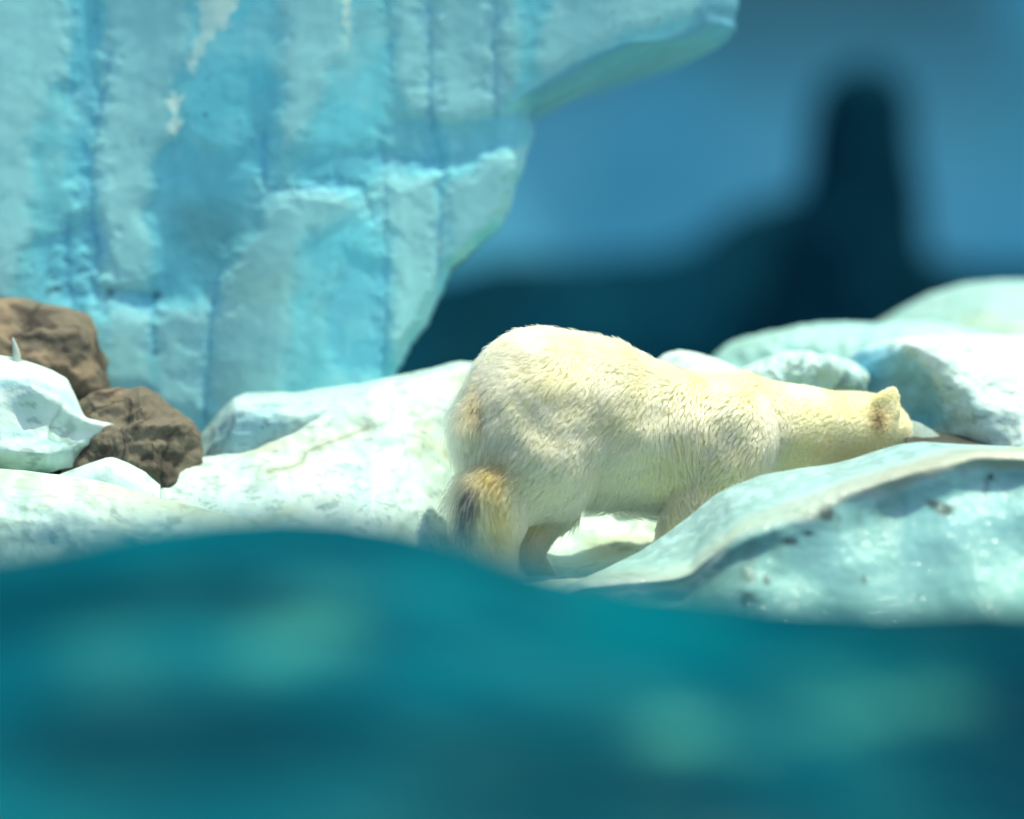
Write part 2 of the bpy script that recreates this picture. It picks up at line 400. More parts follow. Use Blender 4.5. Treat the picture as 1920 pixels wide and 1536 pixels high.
    y = y + .10 * smooth(75, 0, lip) ** 1.5 * smooth(330, 180, PY) + .05 * smooth(30, 0, lip)
    c = mixc(c, lin(90, 156, 180), .75 * smooth(95, 70, lip + 14 * fbm(base, 2, 3, 12)) * smooth(260, 200, PY) * smooth(960, 1010, PX))  # shaded underside of the overhang painted as a deeper blue band
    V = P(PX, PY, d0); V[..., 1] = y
    c = c * np.array([.98, 1.01, 1.03])
    # thickness behind the edge
    ret = []; rc = []
    for k, (dy, sh) in enumerate(((.12, .03), (.4, .02), (1.0, -.1), (2.2, -.5))):
        e = V[:, -1].copy(); e[:, 1] += dy; e[:, 0] += sh - .03; ret.append(e); rc.append(c[:, -1] * .9)
    V = np.concatenate([V, np.stack(ret, 1)], 1); c = np.concatenate([c, np.stack(rc, 1)], 1)
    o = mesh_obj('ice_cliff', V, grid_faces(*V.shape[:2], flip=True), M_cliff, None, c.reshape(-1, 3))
    return tag(o, 'tall cracked blue artificial ice cliff with pale painted panels', 'ice cliff')
build_cliff()

# ------------------------------------------------------------------ brown boulders
def rock_paint(V, n, px, py):
    c = np.broadcast_to(lin(106, 100, 86), V.shape)
    c = mixc(c, lin(128, 114, 94), smooth(0, .45, fbm(V, 3, 4, 3)))
    c = mixc(c, lin(112, 108, 95), .8 * smooth(.0, .4, fbm(V, 1.8, 3, 13)))
    c = mixc(c, lin(62, 56, 50), .75 * smooth(.15, .42, fbm(V * np.array([1, 1, 1.8]), 5, 5, 23)))
    c = mixc(c, lin(45, 42, 40), .8 * smooth(.86, 1.0, ridged(V + .15 * fbm(V, 2, 3, 2)[..., None], 3.6, 1, 43)))
    return c
d = 12.72
r1 = ice_mass('boulder', [
    [(-420, 600, d), (-200, 560, d), (0, 563, d), (60, 567, d), (120, 578, d), (160, 592, d), (178, 625, d), (187, 655, d), (198, 705, d), (206, 735, d), (212, 800, d)],
    [(-420, 660, d-.25), (-200, 620, d-.25), (0, 620, d-.22), (80, 630, d-.2), (140, 640, d-.2), (170, 680, d-.12), (190, 720, d-.08), (204, 800, d-.02)],
    [(-420, 760, d-.35), (0, 740, d-.35), (100, 720, d-.3), (160, 740, d-.25), (196, 800, d-.08)],
    [(-420, 960, d-.4), (0, 940, d-.4), (120, 920, d-.36), (180, 900, d-.25), (200, 900, d-.1)]], 200, 130, M_rock, rock_paint, amp=.05, freq=2.2, ramp=.045, rfreq=2.4, back=.4, seed=31, base_z=.4, edge=.2, strata=.04)
tag(r1, 'large brown boulder with a flat top at the foot of the cliff', 'boulder')
d = 12.4
r2 = ice_mass('boulder', [
    [(120, 790, d), (150, 752, d), (185, 732, d), (220, 727, d), (245, 728, d), (262, 725, d), (300, 742, d), (335, 768, d), (358, 785, d), (368, 815, d), (374, 850, d)],
    [(120, 830, d-.1), (180, 775, d-.12), (230, 775, d-.14), (262, 762, d-.2), (300, 785, d-.18), (340, 805, d-.12), (372, 870, d-.03)],
    [(120, 870, d-.2), (180, 835, d-.22), (240, 820, d-.27), (290, 835, d-.27), (330, 865, d-.2), (365, 900, d-.06)],
    [(120, 960, d-.25), (240, 930, d-.3), (360, 960, d-.15)]], 190, 120, M_rock, rock_paint, amp=.035, freq=2.6, ramp=.04, rfreq=3, back=.3, seed=57, base_z=.4, edge=.25, strata=.035)
tag(r2, 'lower rounded brown boulder between the pointed white ice and the cliff', 'boulder')

# ------------------------------------------------------------------ ice masses behind the bear, right
def ice_paint(blue=.3, tan=.2, seed=0, base=WHITE, extra=None, drip=0.0):
    def f(V, n, px, py):
        c = np.broadcast_to(base, V.shape)
        c = mixc(c, lin(170, 216, 226), blue * smooth(-.05, .5, fbm(V, 2.2, 4, 100 + seed)))
        c = mixc(c, TAN, tan * smooth(0, .5, fbm(V * np.array([1, 1, 2]), 2.6, 4, 110 + seed)))
        c = mixc(c, lin(130, 148, 142), .5 * smooth(.34, .6, fbm(V * np.array([1, 1, 2.5]), 9, 4, 120 + seed)))
        c = mixc(c, lin(120, 140, 135), .35 * smooth(.30, .5, fbm(V * np.array([1, 1, 2]), 24, 3, 150 + seed)) * smooth(0, .3, fbm(V, 2.2, 2, 160 + seed)))
        c = mixc(c, lin(135, 150, 145), .5 * smooth(.94, 1.0, ridged(V + .1 * fbm(V, 3, 3, 4)[..., None], 1.7, 1, 170 + seed)) * smooth(-.1, .3, fbm(V, 3, 2, 180 + seed)))
        if drip:
            c = mixc(c, lin(140, 175, 172), drip * smooth(.05, .5, fbm(V * np.array([16, 2, 1.2]), 1, 4, 130 + seed)))
        if extra: c = extra(c, V, n, px, py)
        c = mixc(c, c * np.array([.86, .92, .88]), smooth(-.1, .4, fbm(V, 1.3, 3, 140 + seed)))
        return c * np.array([.70, .80, .77])
    return f
IG = 'white artificial ice mounds around the bear'
d = 14.6
o = ice_mass('ice_mound', [
    [(1560, 640, d), (1640, 607, d), (1680, 582, d), (1740, 550, d), (1800, 533, d), (1870, 526, d), (1960, 526, d), (2150, 560, d), (2500, 640, d)],
    [(1560, 680, d-.3), (1700, 630, d-.4), (1850, 600, d-.4), (2000, 600, d-.4), (2500, 690, d-.3)],
    [(1560, 800, d-.5), (1800, 760, d-.7), (2500, 800, d-.5)]], 140, 60, M_ice, ice_paint(.4, .3, 1, lin(165, 200, 196)), amp=.04, freq=1.6, back=.8, seed=2)
tag(o, 'farthest grey-green ice hump at the right, before the dark rock', 'ice mound', IG)
d = 13.9
o = ice_mass('ice_mound', [
    [(1290, 720, d), (1335, 664, d), (1365, 648, d), (1400, 635, d), (1450, 616, d), (1500, 607, d), (1560, 606, d), (1640, 606, d), (1750, 600, d), (1900, 640, d)],
    [(1290, 740, d-.2), (1400, 670, d-.25), (1500, 640, d-.25), (1620, 640, d-.25), (1900, 680, d-.3)],
    [(1290, 860, d-.4), (1600, 800, d-.5), (1900, 800, d-.5)]], 140, 60, M_ice, ice_paint(.6, .1, 2, lin(188, 222, 222)), amp=.05, freq=3, ramp=.03, rfreq=2.5, back=.5, seed=3)
tag(o, 'low pale ice hump rising behind the bear\'s neck, under the dark rock', 'ice mound', IG)
d = 12.95
def ex_c(c, V, n, px, py):
    s = poly_sd(px + 8 * fbm(V, 6, 3, 4), py + 8 * fbm(V, 6, 3, 7), [(1600,650),(1660,640),(1700,655),(1740,690),(1768,740),(1790,800),(1740,812),(1690,780),(1600,740)])
    c = mixc(c, lin(150, 208, 224), .8 * smooth(10, -14, s))  # left face in shade, painted blue
    q = np.exp(-((px - 1625) / 40) ** 2 - ((py - 700) / 45) ** 2); c = mixc(c, lin(105, 190, 222), .85 * q)
    q = np.exp(-((px - 1722) / 30) ** 2 - ((py - 790) / 22) ** 2); c = mixc(c, lin(110, 195, 228), .8 * q)
    return c
o = ice_mass('ice_mound', [
    [(1540, 700, d), (1590, 668, d), (1625, 648, d), (1660, 638, d), (1695, 630, d), (1800, 628, d), (1920, 628, d), (2200, 640, d), (2600, 700, d)],
    [(1540, 740, d+.02), (1600, 700, d-.02), (1660, 668, d-.12), (1705, 648, d-.3), (1760, 650, d-.32), (1920, 655, d-.35), (2600, 730, d-.3)],
    [(1540, 770, d+.04), (1640, 740, d-.02), (1700, 720, d-.08), (1748, 700, d-.35), (1790, 715, d-.5), (1920, 720, d-.55), (2600, 780, d-.4)],
    [(1540, 790, d+.04), (1680, 780, d-.02), (1740, 775, d-.1), (1778, 760, d-.42), (1830, 770, d-.62), (1920, 775, d-.68), (2600, 830, d-.5)],
    [(1540, 860, d-.02), (1720, 840, d-.05), (1790, 850, d-.4), (1920, 850, d-.8), (2600, 880, d-.6)]], 260, 150, M_ice, ice_paint(.25, .0, 3, lin(236, 246, 244), ex_c), amp=.03, freq=3, ramp=.016, rfreq=3, back=.5, seed=4, edge=.3)
tag(o, 'big bright white ice mound behind the bear\'s head with a blue hollow on its left', 'ice mound', IG)
d = 12.9
o = ice_mass('ice_chunk', [
    [(1365, 705, d), (1382, 690, d), (1402, 679, d), (1440, 669, d), (1480, 662, d), (1530, 662, d), (1565, 668, d), (1600, 682, d), (1622, 692, d), (1626, 712, d)],
    [(1365, 715, d-.08), (1400, 695, d-.14), (1480, 682, d-.2), (1560, 688, d-.2), (1612, 705, d-.12), (1624, 722, d-.03)],
    [(1370, 740, d-.12), (1440, 715, d-.2), (1520, 712, d-.24), (1600, 722, d-.16), (1620, 735, d-.05)],
    [(1375, 790, d-.14), (1500, 770, d-.2), (1616, 760, d-.08)]], 150, 90, M_ice, ice_paint(.5, .0, 4, lin(222, 240, 240)), amp=.05, freq=5, ramp=.04, rfreq=3.2, back=.2, seed=8, edge=.4, base_z=1.3)
tag(o, 'rough white ice chunk just above the bear\'s neck', 'ice chunk')
d = 12.75
o = ice_mass('ice_mound', [
    [(1180, 720, d), (1245, 662, d), (1275, 656, d), (1305, 661, d), (1340, 672, d), (1380, 690, d), (1440, 720, d), (1500, 760, d)],
    [(1180, 760, d-.1), (1300, 700, d-.12), (1500, 800, d-.1)], [(1180, 900, d-.15), (1500, 900, d-.15)]], 100, 50, M_ice, ice_paint(.2, .1, 5), amp=.02, freq=4, back=.3, seed=9)
tag(o, 'small smooth snow-white hump peeking over the middle of the bear\'s back', 'ice mound', IG)
d = 12.35
o = ice_mass('ice_slab', [
    [(1670, 786, d), (1705, 788, d), (1728, 794, d), (1748, 806, d), (1762, 818, d), (1772, 834, d)],
    [(1680, 850, d-.05), (1730, 845, d-.07), (1770, 850, d-.04)]], 40, 24, M_ice, ice_paint(.1, .2, 6, lin(160, 172, 165)), amp=.01, freq=8, back=.06, seed=10, base_z=1.2)
tag(o, 'small smooth grey-white ice slab right beside the bear\'s forehead', 'ice slab')
d = 12.5  # dark grey ledge in the cleft below the mound
o = ice_mass('dark_ledge', [
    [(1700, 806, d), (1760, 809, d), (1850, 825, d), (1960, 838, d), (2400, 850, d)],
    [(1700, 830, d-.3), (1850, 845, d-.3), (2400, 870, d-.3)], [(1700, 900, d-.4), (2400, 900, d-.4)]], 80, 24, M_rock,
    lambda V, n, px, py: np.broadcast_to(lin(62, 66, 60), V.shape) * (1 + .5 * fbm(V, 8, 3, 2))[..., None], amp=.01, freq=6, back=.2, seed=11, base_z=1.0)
tag(o, 'dark ledge in the cleft under the bright white ice mound', 'ledge')

# ------------------------------------------------------------------ ice masses left and under the bear
d = 12.75
def ex_g(c, V, n, px, py):
    q = smooth(20, -20, poly_sd(px, py, [(440,770),(520,762),(540,800),(470,838),(400,830)]))
    c = mixc(c, lin(130, 200, 224), .45 * q)  # shade on the front face put in as a blue tint
    sp = smooth(.2, .45, fbm(V, 22, 3, 9)) * np.exp(-((px - 470) / 45) ** 2 - ((py - 800) / 30) ** 2)
    return mixc(c, lin(70, 90, 95), .8 * sp)
o = ice_mass('ice_mound', [
    [(230, 960, d), (300, 895, d), (335, 862, d), (370, 822, d), (400, 788, d), (420, 765, d), (440, 747, d), (460, 739, d), (490, 735, d), (550, 738, d), (600, 731, d), (680, 720, d), (740, 707, d), (800, 692, d), (870, 680, d+.05), (1000, 670, d+.3), (1150, 690, d+.5), (1300, 720, d+.5), (1500, 800, d+.5)],
    [(230, 990, d-.05), (340, 880, d-.05), (400, 815, d-.12), (440, 768, d-.3), (490, 770, d-.34), (560, 775, d-.34), (650, 755, d-.25), (740, 728, d-.1), (870, 700, d-.05), (1150, 730, d+.3), (1500, 860, d+.3)],
    [(230, 1010, d-.12), (360, 900, d-.12), (440, 835, d-.33), (540, 825, d-.36), (640, 800, d-.28), (760, 770, d-.1), (1150, 800, d+.2), (1500, 900, d+.2)],
    [(230, 1080, d-.2), (500, 960, d-.28), (900, 930, d+.1), (1500, 1000, d+.2)]], 320, 90, M_ice, ice_paint(.35, .15, 7, lin(205, 224, 222), ex_g), amp=.022, freq=3, ramp=.012, rfreq=4, back=.35, seed=12, edge=.35, base_z=.6)
tag(o, 'angular white ice ridge with a frosted peak, left behind the bear', 'ice mound', IG)
d = 12.45
def ex_f(c, V, n, px, py):
    dd = line_d(px + 6 * fbm(V, 6, 2, 3), py + 6 * fbm(V, 6, 2, 6), [(505, 885), (540, 876), (570, 868), (578, 845), (620, 825), (690, 803)])
    c = mixc(c, lin(95, 115, 105), .75 * np.exp(-(dd / (3 + 4 * smooth(620, 510, px))) ** 2)); c = mixc(c, TAN, .35 * np.exp(-(dd / 22) ** 2))
    c = mixc(c, lin(205, 200, 170), .45 * smooth(60, 0, np.abs(py - np.interp(px, [245, 460, 690, 870], [900, 860, 760, 740]))) * smooth(-.2, .4, fbm(V, 3, 3, 8)))
    c = mixc(c, lin(120, 170, 176), .5 * smooth(950, 1060, py) * smooth(-.2, .3, fbm(V * np.array([4, 1, .7]), 1, 3, 6)) * smooth(950, 700, px))
    return c
o = ice_mass('ice_mound', [
    [(180, 930, 12.35), (245, 905, 12.37), (285, 884, 12.4), (350, 862, 12.45), (460, 845, 12.45), (490, 832, 12.45), (520, 815, 12.45), (560, 790, 12.45), (620, 762, 12.45), (690, 728, 12.5), (760, 712, 12.6), (870, 688, 12.7), (1000, 700, 12.9), (1150, 720, 13), (1350, 760, 12.9), (1600, 850, 12.9)],
    [(180, 950, 12.25), (350, 890, 12.25), (520, 850, 12.29), (640, 800, 12.33), (760, 765, 12.4), (860, 770, 12.55), (1000, 900, 12.8), (1300, 910, 12.8), (1600, 900, 12.8)],
    [(180, 990, 12.1), (400, 935, 12.07), (560, 885, 12.15), (700, 850, 12.2), (780, 850, 12.27), (870, 890, 12.5), (1000, 985, 12.62), (1300, 985, 12.6), (1600, 960, 12.6)],
    [(180, 1040, 11.95), (500, 985, 11.85), (700, 940, 11.9), (800, 960, 12.1), (880, 1000, 12.4), (1050, 1045, 12.42), (1200, 1040, 12.42), (1600, 1030, 12.4)],
    [(180, 1090, 11.75), (600, 1040, 11.6), (800, 1040, 11.8), (900, 1070, 12.05), (1050, 1078, 12.1), (1200, 1070, 12.1), (1600, 1080, 12.0)],
    [(180, 1140, 11.6), (700, 1090, 11.45), (900, 1098, 11.6), (1100, 1096, 11.6), (1300, 1110, 11.5), (1600, 1130, 11.5)],
    [(180, 1220, 11.5), (700, 1160, 11.3), (1000, 1180, 11.3), (1300, 1190, 11.3), (1600, 1200, 11.3)]], 360, 170, M_ice, ice_paint(.2, .5, 8, WHITE, ex_f), amp=.035, freq=2.2, ramp=.012, rfreq=3, back=.2, seed=13, edge=.25, base_z=.6)
tag(o, 'broad smooth white ice slope the bear stands on, running left to the water', 'ice mound', IG)
d = 12.25
def ex_h(c, V, n, px, py):
    dd = line_d(px, py, [(0, 722), (60, 715), (120, 740), (145, 770)]); c = mixc(c, lin(140, 205, 220), .5 * np.exp(-(dd / 9) ** 2))  # shading of the grooves painted as soft blue lines
    dd = line_d(px, py, [(0, 812), (60, 818), (120, 838)]); c = mixc(c, lin(140, 200, 214), .4 * np.exp(-(dd / 12) ** 2))
    return mixc(c, lin(120, 150, 140), .6 * smooth(862, 885, py) * smooth(-.2, .3, fbm(V, 8, 3, 3)))
o = ice_mass('ice_spur', [
    [(-500, 700, d), (-250, 660, d), (-60, 658, d), (0, 666, d), (40, 674, d), (70, 684, d), (100, 696, d), (126, 712, d), (140, 740, d), (150, 762, d), (160, 783, d), (185, 790, d), (215, 797, d), (222, 800, d)],
    [(-500, 740, d-.2), (-250, 700, d-.2), (0, 705, d-.2), (60, 722, d-.26), (110, 752, d-.2), (140, 780, d-.14), (170, 792, d-.09), (200, 799, d-.04), (222, 803, d-.005)],
    [(-500, 800, d-.3), (0, 780, d-.27), (90, 800, d-.22), (140, 812, d-.13), (180, 810, d-.07), (220, 806, d-.01)],
    [(-500, 860, d-.3), (0, 845, d-.32), (90, 852, d-.28), (140, 842, d-.14), (175, 826, d-.06), (216, 810, d-.0)],
    [(-500, 895, d-.2), (0, 884, d-.2), (90, 888, d-.16), (138, 878, d-.1), (165, 840, d-.01), (190, 824, d+.01), (214, 811, d+.02)]], 240, 120, M_ice, ice_paint(.15, .05, 9, lin(230, 243, 240), ex_h), amp=.025, freq=3, ramp=.006, rfreq=4, back=.12, seed=14, edge=.25, base_z=.9)
tag(o, 'white ice spur ending in a pointed tip over the brown boulders at far left', 'ice spur')
d = 12.22
def spike():
    cs = [(30, 700, 12), (31, 676, 9), (31, 662, 7), (28, 648, 5), (25, 638, 3), (24, 632, .3)]
    an = np.linspace(0, 2 * np.pi, 13); V = []
    for x, y, r in cs:
        c = P(x, y, d); rr = r * K * d
        V.append(np.stack([c[0] + rr * np.cos(an), c[1] + rr * np.sin(an), c[2] + 0 * an], -1))
    V = np.array(V); V = catmull(V, 30)
    o = mesh_obj('ice_spike', V, grid_faces(30, 13), M_ice, None, np.broadcast_to(lin(165, 178, 168), V.shape).reshape(-1, 3))
    tag(o, 'thin pale ice spike sticking up in front of the large brown boulder', 'ice spike')
spike()
d = 12.1
o = ice_mass('ice_chunk', [
    [(70, 905, d), (110, 890, d), (160, 872, d), (200, 858, d), (212, 857, d), (240, 868, d), (272, 885, d), (300, 910, d)],
    [(70, 930, d-.08), (150, 905, d-.1), (203, 880, d-.1), (300, 930, d-.06)],
    [(70, 980, d-.12), (300, 980, d-.12)]], 80, 40, M_ice, ice_paint(.2, 0, 10, lin(224, 240, 240)), amp=.012, freq=5, back=.1, seed=15, edge=.1)
tag(o, 'small white wedge of ice at the foot of the lower brown boulder', 'ice chunk')
d = 11.85
def ex_j(c, V, n, px, py):
    return mixc(c, lin(205, 196, 160), .35 * smooth(40, 0, np.abs(py - np.interp(px, [0, 200, 400], [895, 920, 970]))) )
o = ice_mass('ice_mound', [
    [(-600, 900, d), (-200, 876, d), (0, 880, d), (50, 883, d), (110, 890, d), (160, 897, d), (210, 908, d), (260, 922, d), (310, 938, d), (380, 954, d), (450, 972, d), (520, 1000, d), (600, 1050, d), (700, 1120, d)],
    [(-600, 940, d-.25), (0, 912, d-.22), (200, 938, d-.2), (400, 985, d-.18), (560, 1060, d-.12), (700, 1150, d-.1)],
    [(-600, 1010, d-.4), (0, 980, d-.34), (200, 1000, d-.3), (400, 1040, d-.28), (700, 1180, d-.2)],
    [(-600, 1200, d-.5), (0, 1200, d-.4), (700, 1240, d-.3)]], 260, 110, M_ice, ice_paint(.25, .25, 16, lin(216, 232, 226), ex_j, drip=.3), amp=.03, freq=2.6, ramp=.008, back=.25, seed=16, edge=.2)
tag(o, 'cream and white ice mound with grey drip stains at the waterline, far left', 'ice mound', IG)

# front-right shelf: blue-white top, tan lip, wet hanging face
d = 11.5
lipx = [960, 1090, 1180, 1240, 1290, 1330, 1390, 1470, 1600, 1720, 1830, 1920, 2100, 2500]
lipy = [1150, 1088, 1079, 1078, 1070, 1032, 987, 954, 907, 870, 847, 850, 862, 900]
def ex_k(c, V, n, px, py):
    ly = np.interp(px, lipx, lipy) + 7 * fbm(V, 5, 3, 4)
    below = py - ly
    c = mixc(c, lin(150, 186, 186), smooth(2, -30, below) * .8)
    c = mixc(c, lin(186, 218, 220), smooth(2, -30, below) * smooth(0, .35, fbm(V * np.array([1, 1, 1.5]), 14, 4, 14)))
    c = mixc(c, lin(184, 180, 156), (.45 + .4 * smooth(1400, 1750, px)) * smooth(-16, -2, below) * smooth(46, 22, below + 18 * fbm(V, 4, 3, 5)))
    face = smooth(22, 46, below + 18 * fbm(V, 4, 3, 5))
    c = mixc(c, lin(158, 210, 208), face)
    c = mixc(c, lin(120, 155, 150), face * .55 * smooth(150, 30, below) * smooth(-.25, .3, fbm(V * np.array([6, 2, 1]), 1.3, 4, 6)))  # olive stain below the lip, with the lip's shade painted in
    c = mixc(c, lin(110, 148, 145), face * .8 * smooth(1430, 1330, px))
    c = mixc(c, lin(140, 205, 224), face * .22 * smooth(0, .4, fbm(V, 2, 3, 16)))
    for cx, cy, rx, ry in ((1745, 910, 9, 6), (1850, 925, 5, 22), (1860, 895, 7, 6), (1770, 957, 16, 9), (1750, 945, 12, 8), (1552, 968, 16, 14), (1485, 1015, 22, 8), (1620, 1087, 5, 7), (1435, 1085, 7, 10), (1405, 1120, 22, 60), (1515, 1000, 6, 3)):
        k = np.exp(-(((px - cx) + (py - cy) * -.1) / rx) ** 2 - ((py - cy) / ry) ** 2) * (1 + 2.6 * fbm(V, 16, 3, 66))
        c = mixc(c, lin(48, 66, 62), (k * (.5 if rx > 20 else 1.0)).clip(0, .85) * smooth(-10, 20, below))
    return c
def shelf_row(dy, dd):
    q = np.linspace(960, 2500, 70)
    y = np.interp(q, lipx, lipy) + dy * (1 + .22 * np.sin(q * .008 + 1))
    w = smooth(0, 30, dy); dep_ = dd - w * .03 * (1 + np.sin(q * .006 + 2.2)) + w * .05 * perlin(np.stack([q * .008, 0 * q + dy * .01, 0 * q], -1), 5)
    return [(a, b, d - e) for a, b, e in zip(q, y, dep_)]
o = ice_mass('ice_shelf', [
    [(950, 1150, d), (1080, 1090, d), (1130, 1068, d), (1200, 1034, d), (1250, 1000, d), (1300, 962, d), (1340, 928, d), (1370, 912, d), (1430, 890, d), (1500, 878, d), (1560, 870, d), (1600, 860, d), (1640, 846, d), (1690, 832, d), (1730, 828, d), (1800, 833, d), (1900, 838, d), (2100, 850, d), (2500, 890, d)],
    [(955, 1152, d-.1), (1084, 1092, d-.12), (1200, 1060, d-.15), (1300, 1010, d-.15), (1370, 945, d-.18), (1470, 915, d-.2), (1600, 880, d-.2), (1720, 846, d-.2), (1830, 841, d-.15), (2100, 856, d-.2), (2500, 896, d-.2)],
    shelf_row(-4, .36), shelf_row(12, .43), shelf_row(32, .45), shelf_row(70, .46),
    shelf_row(130, .52), shelf_row(230, .62), shelf_row(380, .82)], 360, 240, M_wet, ice_paint(.2, .0, 17, lin(214, 232, 232), ex_k), amp=.010, freq=2.4, ramp=.002, rfreq=5, back=.12, seed=18, edge=.15, base_z=.6)
tag(o, 'ice shelf with a tan lip and wet stained face hiding the bear\'s front paws', 'ice shelf')

# ------------------------------------------------------------------ the polar bear
def smin(a, b, k):
    h = np.clip(.5 + .5 * (b - a) / k, 0, 1); return b * (1 - h) + a * h - k * h * (1 - h)
BD = 12.05
S = K * BD
def dep(px): return BD + (px - 1150) * .00055
def bp(px, py, off=0.0):
    return np.array([(px - 960) * S, dep(px) + off, CZ - (py - 768) * S])
def ell(p, c, r):
    q = (p - c) / r; l = np.linalg.norm(q, axis=-1); g2 = np.linalg.norm(q / r, axis=-1) + 1e-6
    return l * (l - 1) / g2
def cone(p, a, b, ra, rb):
    ab = b - a; t = np.clip(((p - a) @ ab) / (ab @ ab), 0, 1)
    return np.linalg.norm(p - a - t[..., None] * ab, axis=-1) - (ra + (rb - ra) * t)
def bear_sdf(p):
    E = lambda px, py, off, rx, ry, rz: ell(p, bp(px, py, off), np.array([rx * S, ry, rz * S]))
    Cn = lambda a, b, ra, rb: cone(p, bp(*a), bp(*b), ra * S, rb * S)
    d = E(1010, 770, 0, 136, .33, 150)
    d = smin(d, E(952, 795, -.03, 80, .27, 116), .08)
    d = smin(d, E(1110, 790, 0, 160, .32, 150), .10)
    d = smin(d, E(1255, 826, 0, 155, .31, 130), .10)
    d = smin(d, E(1360, 808, 0, 100, .29, 100), .08)
    d = smin(d, Cn((1400, 795), (1510, 808), 88, 76), .08)
    d = smin(d, Cn((1500, 806), (1640, 806), 74, 66), .06)
    d = smin(d, E(1652, 812, .02, 68, .15, 66), .05)
    d = smin(d, Cn((1672, 840, .02), (1690, 905, .12), 46, 30), .05)      # muzzle, lowered behind the shelf
    d = smin(d, E(1690, 800, -.03, 26, .08, 30), .03)
    # near hind leg
    d = smin(d, E(1025, 845, -.14, 98, .22, 112), .06)
    d = smin(d, Cn((1000, 865, -.14), (938, 935, -.16), 92, 62), .06)
    d = smin(d, Cn((930, 930, -.17), (930, 1050, -.18), 56, 30), .05)
    d = smin(d, Cn((930, 1052, -.18), (952, 1085, -.21), 30, 30), .03)
    # far hind leg
    d = smin(d, Cn((1010, 850, .14), (1012, 940, .12), 92, 66), .05)
    d = smin(d, Cn((1000, 940, .12), (972, 1040, .08), 62, 36), .04)
    d = smin(d, Cn((972, 1040, .08), (1000, 1085, .06), 36, 34), .03)
    # near foreleg
    d = smin(d, E(1365, 825, -.17, 82, .17, 100), .03)
    d = smin(d, Cn((1350, 870, -.15), (1300, 945, -.15), 72, 52), .05)
    d = smin(d, Cn((1300, 945, -.15), (1268, 1040, -.12), 52, 38), .04)
    d = smin(d, Cn((1268, 1045, -.12), (1300, 1085, -.12), 38, 32), .03)
    # far foreleg
    d = smin(d, Cn((1400, 850, .16), (1420, 950, .18), 72, 48), .05)
    d = smin(d, Cn((1420, 950, .18), (1425, 1065, .18), 48, 38), .03)
    # tail, ears
    d = smin(d, Cn((912, 740, -.11), (888, 800, -.16), 24, 19), .05)
    ea = p - bp(1668, 760, -.11); ca, sa = .50, .866
    el = ea[..., 0] * ca + ea[..., 2] * sa; es = ea[..., 0] * sa - ea[..., 2] * ca
    taper = 1 - .22 * np.clip(el / (50 * S), -1, 1)
    er = np.stack([el / (45 * S), es / (30 * S * taper), (ea[..., 1] + 5 * es * es) / .026], -1); d = smin(d, (np.linalg.norm(er, axis=-1) - 1) * .026, .02)
    d = smin(d, ell(p, bp(1672, 772, .16), np.array([20 * S, .022, 28 * S])), .022)
    return d
def surface_net(f, lo, hi, h):
    ax = [np.arange(lo[i], hi[i] + h, h) for i in range(3)]
    G = np.stack(np.meshgrid(*ax, indexing='ij'), -1)
    F = f(G.reshape(-1, 3)).reshape(G.shape[:3])
    nx, ny, nz = F.shape
    inside = F < 0
    acc = np.zeros((nx - 1, ny - 1, nz - 1, 3)); cnt = np.zeros((nx - 1, ny - 1, nz - 1))
    cor = [(i, j, k) for i in (0, 1) for j in (0, 1) for k in (0, 1)]
    sl = lambda c: (slice(c[0], nx - 1 + c[0]), slice(c[1], ny - 1 + c[1]), slice(c[2], nz - 1 + c[2]))
    for a in cor:
        for b in cor:
            if a < b and sum(abs(x - y) for x, y in zip(a, b)) == 1:
                fa, fb = F[sl(a)], F[sl(b)]; m = (fa < 0) != (fb < 0)
                t = np.where(m, fa / np.where(m, fa - fb, 1), 0)
                pt = np.array(a) + t[..., None] * (np.array(b) - np.array(a)); acc += pt * m[..., None]; cnt += m
    act = cnt > 0
    idx = -np.ones(act.shape, int); idx[act] = np.arange(act.sum())
    ii = np.stack(np.nonzero(act), -1)
    V = np.array(lo) + h * (ii + acc[act] / cnt[act][:, None])
    Fs = []
    for axn in range(3):
        o1, o2 = [(1, 2), (2, 0), (0, 1)][axn]
        s0 = [slice(1, n - 1) for n in F.shape]; s0[axn] = slice(0, F.shape[axn] - 1); s1 = list(s0); s1[axn] = slice(1, F.shape[axn])
        a, b = inside[tuple(s0)], inside[tuple(s1)]
        m = a != b; q = np.stack(np.nonzero(m), -1)
        base = q + 1; base[:, axn] = q[:, axn]
        def cell(d1, d2):
            c = base.copy(); c[:, o1] -= d1; c[:, o2] -= d2; return idx[c[:, 0], c[:, 1], c[:, 2]]
        quad = np.stack([cell(1, 1), cell(0, 1), cell(0, 0), cell(1, 0)], -1)
        inv = ~a[m]; quad[inv] = quad[inv][:, ::-1]; Fs.append(quad)
    return V, np.concatenate(Fs)
def sdf_grad(f, p, e=.004):
    return np.stack([f(p + np.eye(3)[i] * e) - f(p - np.eye(3)[i] * e) for i in range(3)], -1) / (2 * e)
lo = bp(820, 1130); hi = bp(1780, 590)
lo = (lo[0], BD - .65, lo[2]); hi = (hi[0], BD + .85, hi[2])
bear_f = lambda p: bear_sdf(p) + .012 * fbm(p, 5, 2, 7)
BV, BF = surface_net(bear_f, lo, hi, .017)
for _ in range(2):
    gN = sdf_grad(bear_f, BV); BV = BV - gN * (bear_f(BV) / (np.sum(gN * gN, -1) + 1e-6))[:, None] * .8
gN = sdf_grad(bear_f, BV); BN = gN / np.linalg.norm(gN, axis=-1, keepdims=True)

